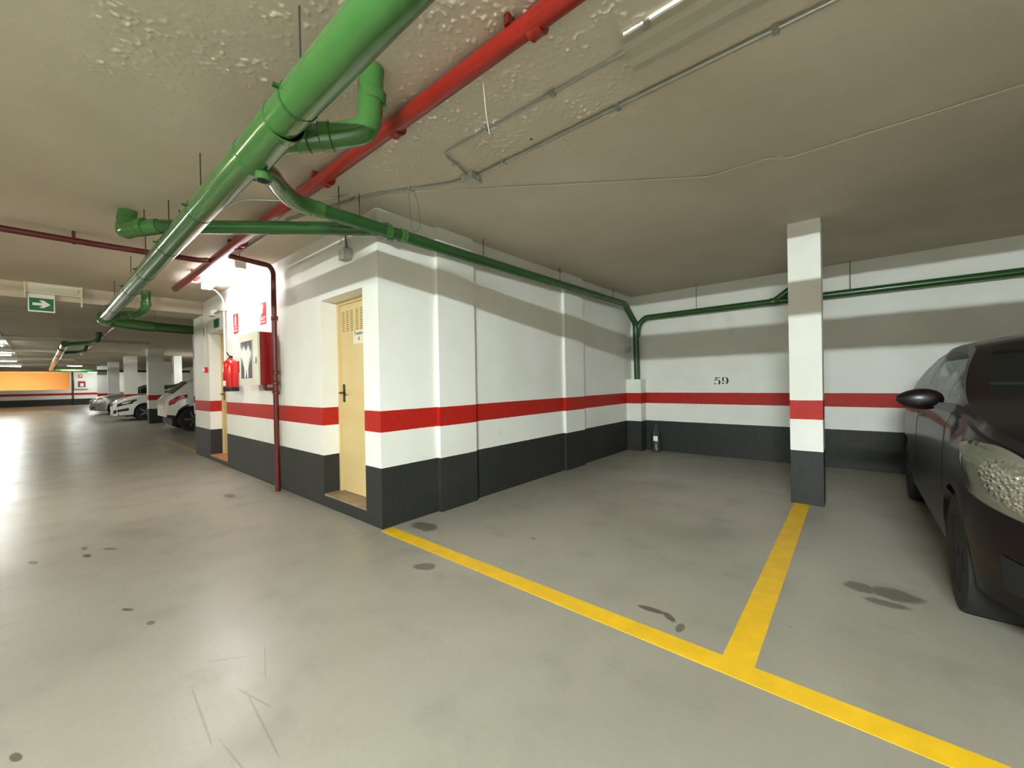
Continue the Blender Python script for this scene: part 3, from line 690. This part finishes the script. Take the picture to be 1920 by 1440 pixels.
put('arrow', prism(B_(), ar, 'X', xs+.002, xs+.003), 'sign_white', o)

# bottle in the corner
o = empty('water_jug', (.47, 4.80, 0), 'clear plastic water jug standing on the floor in the corner of the bay', 'bottle')
cx, cy = .47, 4.80
put('jug_body', lathe(B_(), [(.078, .003), (.084, .02), (.084, .12), (.080, .13), (.084, .14), (.084, .26), (.07, .33), (.035, .385), (.022, .40), (.022, .415)], (cx, cy, 0), 'Z', 24), 'clear_plastic', o, smooth=True)
put('jug_cap', lathe(B_(), [(.026, .41), (.026, .44), (.022, .445)], (cx, cy, 0), 'Z', 16), 'clear_plastic', o, smooth=True)
bm = B_(); prev = None
for k in range(7):
    a = R(-100+k*8); p = [bm.verts.new((cx+.0855*math.cos(a), cy+.0855*math.sin(a), z)) for z in (.19, .27)]
    if prev: bm.faces.new((prev[0], p[0], p[1], prev[1]))
    prev = p
put('jug_label', bm, 'label_white', o)

# things on the far wall
o = empty('hose_cabinet', (XF, .25, 1.6), 'distant white fire hose cabinet beside the orange opening', 'cabinet')
put('cabinet_body', box(B_(), XF+.002, XF+.2, -.11, .68, 1.30, 2.04), 'white_plastic', o, bevel=.01)
put('cabinet_pane', box(B_(), XF+.2, XF+.205, .10, .52, 1.44, 1.92), 'cabinet_red', o); put('pane_sticker', box(B_(), XF+.205, XF+.208, .22, .42, 1.5, 1.75), 'sign_white', o)
o = empty('hose_sign', (XF, .25, 2.2), 'distant red hose sign above the far white cabinet', 'sign')
put('sign_plate', box(B_(), XF, XF+.01, .12, .36, 2.19, 2.47), 'sign_red', o); put('pictogram', box(B_(), XF+.01, XF+.012, .2, .3, 2.28, 2.42), 'sign_white', o)
g = empty('sprinkler_pipe', (XF+.08, -.17, 1), 'distant brown red pipe rising up the far wall beside the orange opening', 'pipe')
put('riser', tube(B_(), [(XF+.08, -.17, 0), (XF+.08, -.17, CEIL)], .04, 10), 'oxide_pipe', g, smooth=True); put('valve_stub', tube(B_(), [(XF+.08, -.17, 1.32), (XF+.08, -.12, 1.32)], .03, 8), 'oxide_pipe', g)
o = empty('fire_extinguisher', (-32.0, .925, 1.15), 'distant red fire extinguisher beside the farthest column', 'extinguisher')
put('cylinder', lathe(B_(), [(.10, 1.25), (.10, 1.62), (.06, 1.72), (.03, 1.76)], (-32.0, .925, 0), 'Z', 14), 'cabinet_red', o, smooth=True); put('base_ring', lathe(B_(), [(.105, 1.15), (.105, 1.25)], (-32.0, .925, 0), 'Z', 14), 'rubber', o)

put('wall_bracket', box(B_(), -32.04, -31.96, .81, .84, 1.5, 1.6), 'cabinet_red', o)

# ================================================================ cars
def smooth_interp(keys):
    ky = [k[0] for k in keys]; kv = [k[1] for k in keys]
    def f(y, d=.05):
        return sum(np.interp(y+o*d, ky, kv)*wt for o, wt in ((-2, .1), (-1, .22), (0, .36), (1, .22), (2, .1)))
    return f
VS = [0, .12, .26, .4, .55, .7, .85, 1, 1.12, 1.3, 1.5, 1.7, 1.88, 2, 2.12, 2.3, 2.5, 2.75, 3]
def make_car(name, label, cat_group, P, loc, rz, paint, glassm, interior=False):
    o = empty(name, loc, label, 'car', cat_group, rz); LOCAL[0] = True
    Lc, hw, sill = P['L'], P['hw'], P['sill']
    zt, zb, wr = smooth_interp(P['top']), smooth_interp(P['belt']), smooth_interp(P['roofw'])
    zs0 = smooth_interp([(0, P['chin']), (.25, sill), (Lc-.3, sill), (Lc, P['tailz'])])
    wheels, Rw, Ra = P['wheels'], P['Rw'], P['Rw']+.045
    nf, nr = P['nose'], P['tail']
    def plan(y):
        a, pf, ex = nf
        k = 1.0
        if y < a: k = 1-(1-pf)*((a-y)/a)**ex
        a, pf, ex = nr
        if y > Lc-a: k = min(k, 1-(1-pf)*((y-Lc+a)/a)**ex)
        return k
    def S(y, v):
        H = hw*plan(y); b, t = float(zb(y)), float(zt(y))
        if v <= 1:
            s = float(zs0(y))
            for yc in wheels:
                if abs(y-yc) < Ra: s = max(s, Rw+math.sqrt(Ra*Ra-(y-yc)**2))
            z = s+(b-s)*v; q = (z-.2)/max(b-.2, .1)
            return (H*(.955+.045*(1-min(1, abs(q-.52)/.62)**2)) - (0.02 if q > .93 else 0)*1, z)
        cabn = min(1, max(0, (t-b-.06)/.38))
        e = t-.02-.05*cabn if cabn > 0 else b+(t-b)*.55
        e = max(e, b+(t-b)*.55)
        we = (H*.915)*(1-cabn)+float(wr(y))*plan(y)**.5*cabn
        if v <= 2:
            k = v-1; return ((H*.955-.02)*(1-k)+we*k+.03*cabn*math.sin(PI*k), b+(e-b)*k)
        k = v-2; return (we*(1-k), e+(t-e)*(1-(1-k)**2.4))
    ys = set(np.round(np.arange(.0, Lc, .09), 3)) | {0, .015, .04, .07, .12, Lc, Lc-.015, Lc-.04, Lc-.07, Lc-.12}
    for yc in wheels:
        for k in range(15): ys.add(round(yc-Ra*math.cos(PI*k/14)*.9999, 4))
        ys |= {round(yc-Ra-.001, 4), round(yc+Ra+.001, 4)}
    keyy = [a for w_ in P['side_windows'] for a in w_] + list(P['windshield']) + list(P['rear_window'])
    ys |= {round(a, 4) for a in keyy}
    ys = sorted(ys); out = []
    for y in ys:
        if out and y-out[-1] < .012 and y not in keyy and y not in (0, Lc): continue
        out.append(y)
    ys = out
    def zone(y, v):
        for i, (a, b) in enumerate(P['side_windows']):
            if a < y < b and 1.12 < v < 1.88: return 'side%d' % i
        if P['windshield'][0] < y < P['windshield'][1] and v > 2.12: return 'wind'
        if P['rear_window'][0] < y < P['rear_window'][1] and v > 2.12: return 'rear'
        return 'body'
    meshes = {}
    def getb(k):
        if k not in meshes: meshes[k] = (B_(), {})
        return meshes[k]
    for sx in (1, -1):
        for i in range(len(ys)-1):
            for j in range(len(VS)-1):
                z = zone((ys[i]+ys[i+1])/2, (VS[j]+VS[j+1])/2)
                if z.startswith('side'): z += 'R' if sx > 0 else 'L'
                bm, d = getb(z); q = []
                for a, b in ((i, j), (i+1, j), (i+1, j+1), (i, j+1)):
                    key = (a, b, sx if VS[b] < 3 else 0)
                    if key not in d:
                        x_, zz = S(ys[a], VS[b]); d[key] = bm.verts.new((sx*x_, ys[a], zz))
                    q.append(d[key])
                try: bm.faces.new(q if sx > 0 else q[::-1])
                except ValueError: pass
    bm, d = meshes['body']
    for i in (0, len(ys)-1):
        ring = [d[(i, j, 1 if VS[j] < 3 else 0)] for j in range(len(VS))] + [d[(i, j, -1)] for j in range(len(VS)-2, -1, -1)]
        try: bm.faces.new(ring)
        except ValueError: pass
    body = put('body', bm, paint, o, smooth=True)
    for k, (bm, d) in meshes.items():
        if k == 'body': continue
        put({'wind': 'windscreen', 'rear': 'rear_window'}.get(k, 'side_window'), bm, glassm, o, smooth=True)
    # black window surrounds / pillars between side windows come from the body paint itself
    def patch(nm, y0, y1, v0, v1, m, off, sx, n=10, ell=False, par=None, thick=True):
        bm = B_(); G = {}
        for a in range(n+1):
            for b in range(n+1):
                s, t = a/n, b/n
                if ell:
                    u_1, w_1 = 2*s-1, 2*t-1
                    s2 = .5+.5*u_1*math.sqrt(1-w_1*w_1/2); t2 = .5+.5*w_1*math.sqrt(1-u_1*u_1/2)
                else: s2, t2 = s, t
                ya = (y0(t2) if callable(y0) else y0); yb = (y1(t2) if callable(y1) else y1)
                y = ya+(yb-ya)*s2; v = v0+(v1-v0)*t2
                def PT(y, v):
                    x_, z_ = S(max(0, min(Lc, y)), v); return Vector((x_, y, z_))
                p = PT(y, v); e = .01
                tn = (PT(y+e, v)-PT(y-e, v)).cross(PT(y, min(v+e, 3))-PT(y, v-e))
                tn = tn.normalized() if tn.length > 1e-9 else Vector((1, 0, 0))
                if tn.x < 0: tn = -tn
                dome = (1-(2*s-1)**2)*(1-(2*t-1)**2)
                p = p+tn*(off*(.35+.65*min(1, dome*2.2)))
                G[a, b] = bm.verts.new((sx*p.x, p.y, p.z))
        for a in range(n):
            for b in range(n): bm.faces.new((G[a, b], G[a+1, b], G[a+1, b+1], G[a, b+1]))
        return put(nm, bm, m, par or o, smooth=True)
    for sx in (1, -1):
        for hl in P['headlights']:
            h = patch('headlight', hl[0], hl[1], hl[2], hl[3], hl[4], .012, sx, 12, hl[5])
            if hl[6]:
                patch('reflector_bowl', *hl[6], 'reflector', .020, sx, 12, True, h)
                patch('headlight_glass', hl[0], hl[1], hl[2], hl[3], 'lens_glass', .030, sx, 12, hl[5], h)
        for tl in P['taillights']: patch('tail_light', tl[0], tl[1], tl[2], tl[3], tl[4], .012, sx, 10, False)
        for dk in P.get('dark', []): patch(dk[5], dk[0], dk[1], dk[2], dk[3], dk[4], .008, sx, 8, False)
        # door seams and handles
        for ys_ in P['seams']: patch('door_seam', ys_-.004, ys_+.004, .12, 1.0, 'car_black', .003, sx, 6)
        for yh in P['handles']:
            x_, z_ = S(yh, .86); put('door_handle', box(B_(), min(sx*(x_-.005), sx*(x_+.022)), max(sx*(x_-.005), sx*(x_+.022)), yh-.09, yh+.09, z_-.012, z_+.012), paint, o, bevel=.006)
        # mirror
        my = P['mirror']; x_, z_ = S(my, 1.0)
        mb = B_(); bmesh.ops.create_icosphere(mb, subdivisions=3, radius=1)
        for v_ in mb.verts:
            c_ = v_.co
            v_.co = Vector((sx*(x_+.125+c_.x*.105), my+c_.y*.05*(1 if c_.y < 0 else .5), z_+.075+c_.z*(.062-.012*c_.x)))
        mr = put('wing_mirror', mb, paint, o, smooth=True)
        put('mirror_foot', prism(B_(), [(sx*(x_-.03), z_-.02), (sx*(x_+.07), z_+.03), (sx*(x_+.07), z_+.06), (sx*(x_-.03), z_+.05)], 'Y', my-.03, my+.03), 'car_black', mr)
        for yc in wheels:
            xo = hw*plan(yc)*.985; a, b = (xo-.2, xo)
            bm = B_(); pr = [(Rw*.66, a), (Rw*.96, a), (Rw, a+.02), (Rw, b-.025), (Rw*.97, b-.004), (Rw*.70, b), (Rw*.66, b-.012), (Rw*.66, a)]
            lathe(bm, [(r_1, sx*h_1) for r_1, h_1 in pr[:-1]], (0, yc, Rw), 'X', 28); wh = put('wheel', bm, 'rubber', o, smooth=True)
            put('rim', lathe(B_(), [(Rw*.68, sx*(b-.02)), (Rw*.66, sx*(b-.012)), (Rw*.60, sx*(b-.035)), (.05, sx*(b-.04))], (0, yc, Rw), 'X', 24), 'car_black', wh, smooth=True)
            bm = B_()
            for k in range(5):
                an = 2*PI*k/5+.3; ca, sa = math.cos(an), math.sin(an)
                q = [(-.028, .03), (.028, .03), (.02, Rw*.65), (-.02, Rw*.65)]
                prism(bm, [(yc+u_1*ca+v_1*sa, Rw-u_1*sa+v_1*ca) for u_1, v_1 in q], 'X', sx*(b-.032), sx*(b-.010))
            put('spokes', bm, P.get('rim', 'alloy'), wh)
    put('underbody', box(B_(), -hw+.24, hw-.24, .12, Lc-.12, .19, .62), 'car_black', o)
    if P.get('plate'):
        y, z0, z1 = P['plate']; put('number_plate', box(B_(), -.26, .26, y-.004, y+.012, z0, z1), 'plate_white', o)
    if P.get('grille'):
        y, x0, z0, z1 = P['grille']; put('grille', box(B_(), -x0, x0, y-.01, y+.03, z0, z1), 'car_black', o, bevel=.01)
    if interior:
        cw, rf = P['windshield']
        put('dashboard', prism(B_(), [(cw-.05, .62), (cw-.05, .93), (cw+.25, .95), (cw+.42, .90), (cw+.42, .62)], 'X', -hw+.1, hw-.1), 'car_interior', o, bevel=.02)
        put('steering_wheel', tube(B_(), [(.36+.18*math.cos(a), cw+.52+.05*math.sin(a), .92+.17*math.sin(a)) for a in [2*PI*k/20 for k in range(20)]], .013, 8), 'car_interior', o)
        def seat(x0, x1, y, zt_):
            st = put('seat', prism(B_(), [(y-.45, .5), (y-.45, .62), (y, .6), (y+.12, zt_), (y+.22, zt_-.02), (y+.14, .5)], 'X', x0, x1), 'car_interior', o, bevel=.03)
            return st
        for sx in (-1, 1):
            st = seat(sx*.38-.24, sx*.38+.24, cw+1.05, 1.12)
            put('headrest', box(B_(), sx*.38-.13, sx*.38+.13, cw+1.16, cw+1.26, 1.14, 1.34), 'car_interior', st, bevel=.04)
        seat(-.6, .6, cw+1.95, 1.02)
        put('wiper', tube(B_(), [(-.5, cw-.01, float(zt(cw))+.02), (.15, cw+.10, float(zt(cw+.10))+.02)], .008, 6), 'car_black', o)
    LOCAL[0] = False
    return o
hatch = dict(L=3.75, hw=.835, sill=.24, chin=.25, tailz=.3, wheels=(.80, 3.20), Rw=.29, nose=(.62, .60, 2.3), tail=(.5, .72, 2.2),
    top=[(0, .66), (.06, .80), (.2, .90), (.45, .985), (.80, 1.05), (.95, 1.08), (1.75, 1.45), (2.1, 1.485), (2.7, 1.475), (3.25, 1.40), (3.6, 1.05), (3.72, .90), (3.75, .80)],
    belt=[(0, .60), (.06, .74), (.3, .88), (.7, .955), (.95, .975), (2.4, 1.01), (3.3, 1.04), (3.6, .92), (3.75, .74)],
    roofw=[(0, .7), (.9, .70), (1.7, .60), (2.5, .60), (3.4, .56), (3.75, .55)],
    side_windows=[(1.12, 1.40), (1.44, 2.32), (2.37, 3.16)], windshield=(.98, 1.72), rear_window=(3.28, 3.58),
    headlights=[(.03, .60, .62, 1.0, 'headlight_shell', True, (.05, .42, .66, .96))], taillights=[(3.55, 3.74, .6, .98, 'tail_red')],
    dark=[(.02, .30, .12, .34, 'car_black', 'lower_grille')],
    rim='car_black', seams=(1.10, 2.34), handles=(2.18, 3.02), mirror=1.16, plate=(-.006, .40, .51), grille=(-.002, .3, .5, .6))
make_car('car', 'dark plum hatchback parked nose out at the right edge of the picture', None, hatch, (4.195, .44, 0), 0, 'plum_paint', 'car_glass', True)
hatch.pop('rim'); suv = dict(hatch); suv.update(L=4.15, hw=.89, sill=.30, wheels=(.85, 3.60), Rw=.33, nose=(.6, .6, 2.3), tail=(.55, .72, 2.4), tailz=.42,
    top=[(0, .72), (.08, .86), (.4, .98), (.9, 1.06), (1.05, 1.10), (1.85, 1.50), (2.3, 1.56), (3.2, 1.53), (3.62, 1.45), (4.0, 1.06), (4.1, .98), (4.15, .86)],
    belt=[(0, .64), (.3, .86), (1.0, 1.0), (2.5, 1.04), (3.6, 1.07), (3.95, 1.0), (4.15, .80)], roofw=[(0, .7), (1.8, .64), (3.3, .60), (4.15, .57)],
    side_windows=[(1.2, 1.5), (1.54, 2.5), (2.56, 3.5)], windshield=(1.1, 1.82), rear_window=(3.66, 4.00),
    headlights=[(.05, .5, .55, .9, 'reflector', False, None)], taillights=[(3.72, 4.10, .70, .96, 'tail_red')],
    dark=[(3.7, 4.14, .0, .16, 'car_black', 'bumper_skirt')], seams=(1.2, 2.52), handles=(2.35, 3.3), mirror=1.25, plate=(4.15, .60, .72), grille=(-.002, .35, .55, .66))
make_car('car', 'white crossover parked nose in, its red tail light showing beside the block end', 'white cars in the far bays', suv, (-12.05, .40+4.15, 0), PI, 'white_paint', 'dark_glass')
meg = dict(hatch); meg.update(L=4.3, hw=.90, sill=.22, chin=.2, wheels=(.88, 3.52), Rw=.315, nose=(.7, .58, 2.3),
    top=[(0, .62), (.06, .74), (.3, .86), (.8, .96), (1.15, 1.02), (2.0, 1.42), (2.4, 1.45), (3.2, 1.42), (3.8, 1.28), (4.2, .98), (4.3, .85)],
    belt=[(0, .56), (.06, .66), (.35, .80), (1.1, .92), (2.6, .97), (3.9, 1.0), (4.3, .78)], roofw=[(0, .75), (1.2, .70), (2.0, .60), (3.2, .58), (4.3, .55)],
    side_windows=[(1.4, 1.7), (1.74, 2.6), (2.65, 3.6)], windshield=(1.15, 1.98), rear_window=(3.82, 4.16),
    headlights=[(.10, .62, .70, .93, 'dark_glass', False, (.2, .45, .74, .90))], taillights=[(3.9, 4.25, .7, .95, 'tail_red')],
    dark=[(.10, .40, .28, .46, 'car_black', 'fog_grille'), (.0, .08, .2, .5, 'car_black', 'lower_grille')], seams=(1.35, 2.63), handles=(2.4, 3.4), mirror=1.4, plate=(-.008, .42, .53), grille=(-.002, .4, .58, .66))
make_car('car', 'white hatchback parked nose out between two striped columns', 'white cars in the far bays', meg, (-18.75, -.08, 0), 0, 'white_paint', 'dark_glass')
sil = dict(meg); sil.update(dark=[(.0, .10, .15, .4, 'car_black', 'lower_grille')], headlights=[(.06, .5, .62, .92, 'reflector', True, None)])
make_car('car', 'silver grey car parked nose out beyond the white hatchback', None, sil, (-25.25, -.30, 0), 0, 'silver_paint', 'dark_glass')
dk = dict(hatch); dk.update(headlights=[(.06, .5, .62, .92, 'reflector', True, None)])
make_car('car', 'black car mostly hidden behind the silver grey car and columns', None, dk, (-29.2, 1.2, 0), 0, 'dark_paint', 'dark_glass')
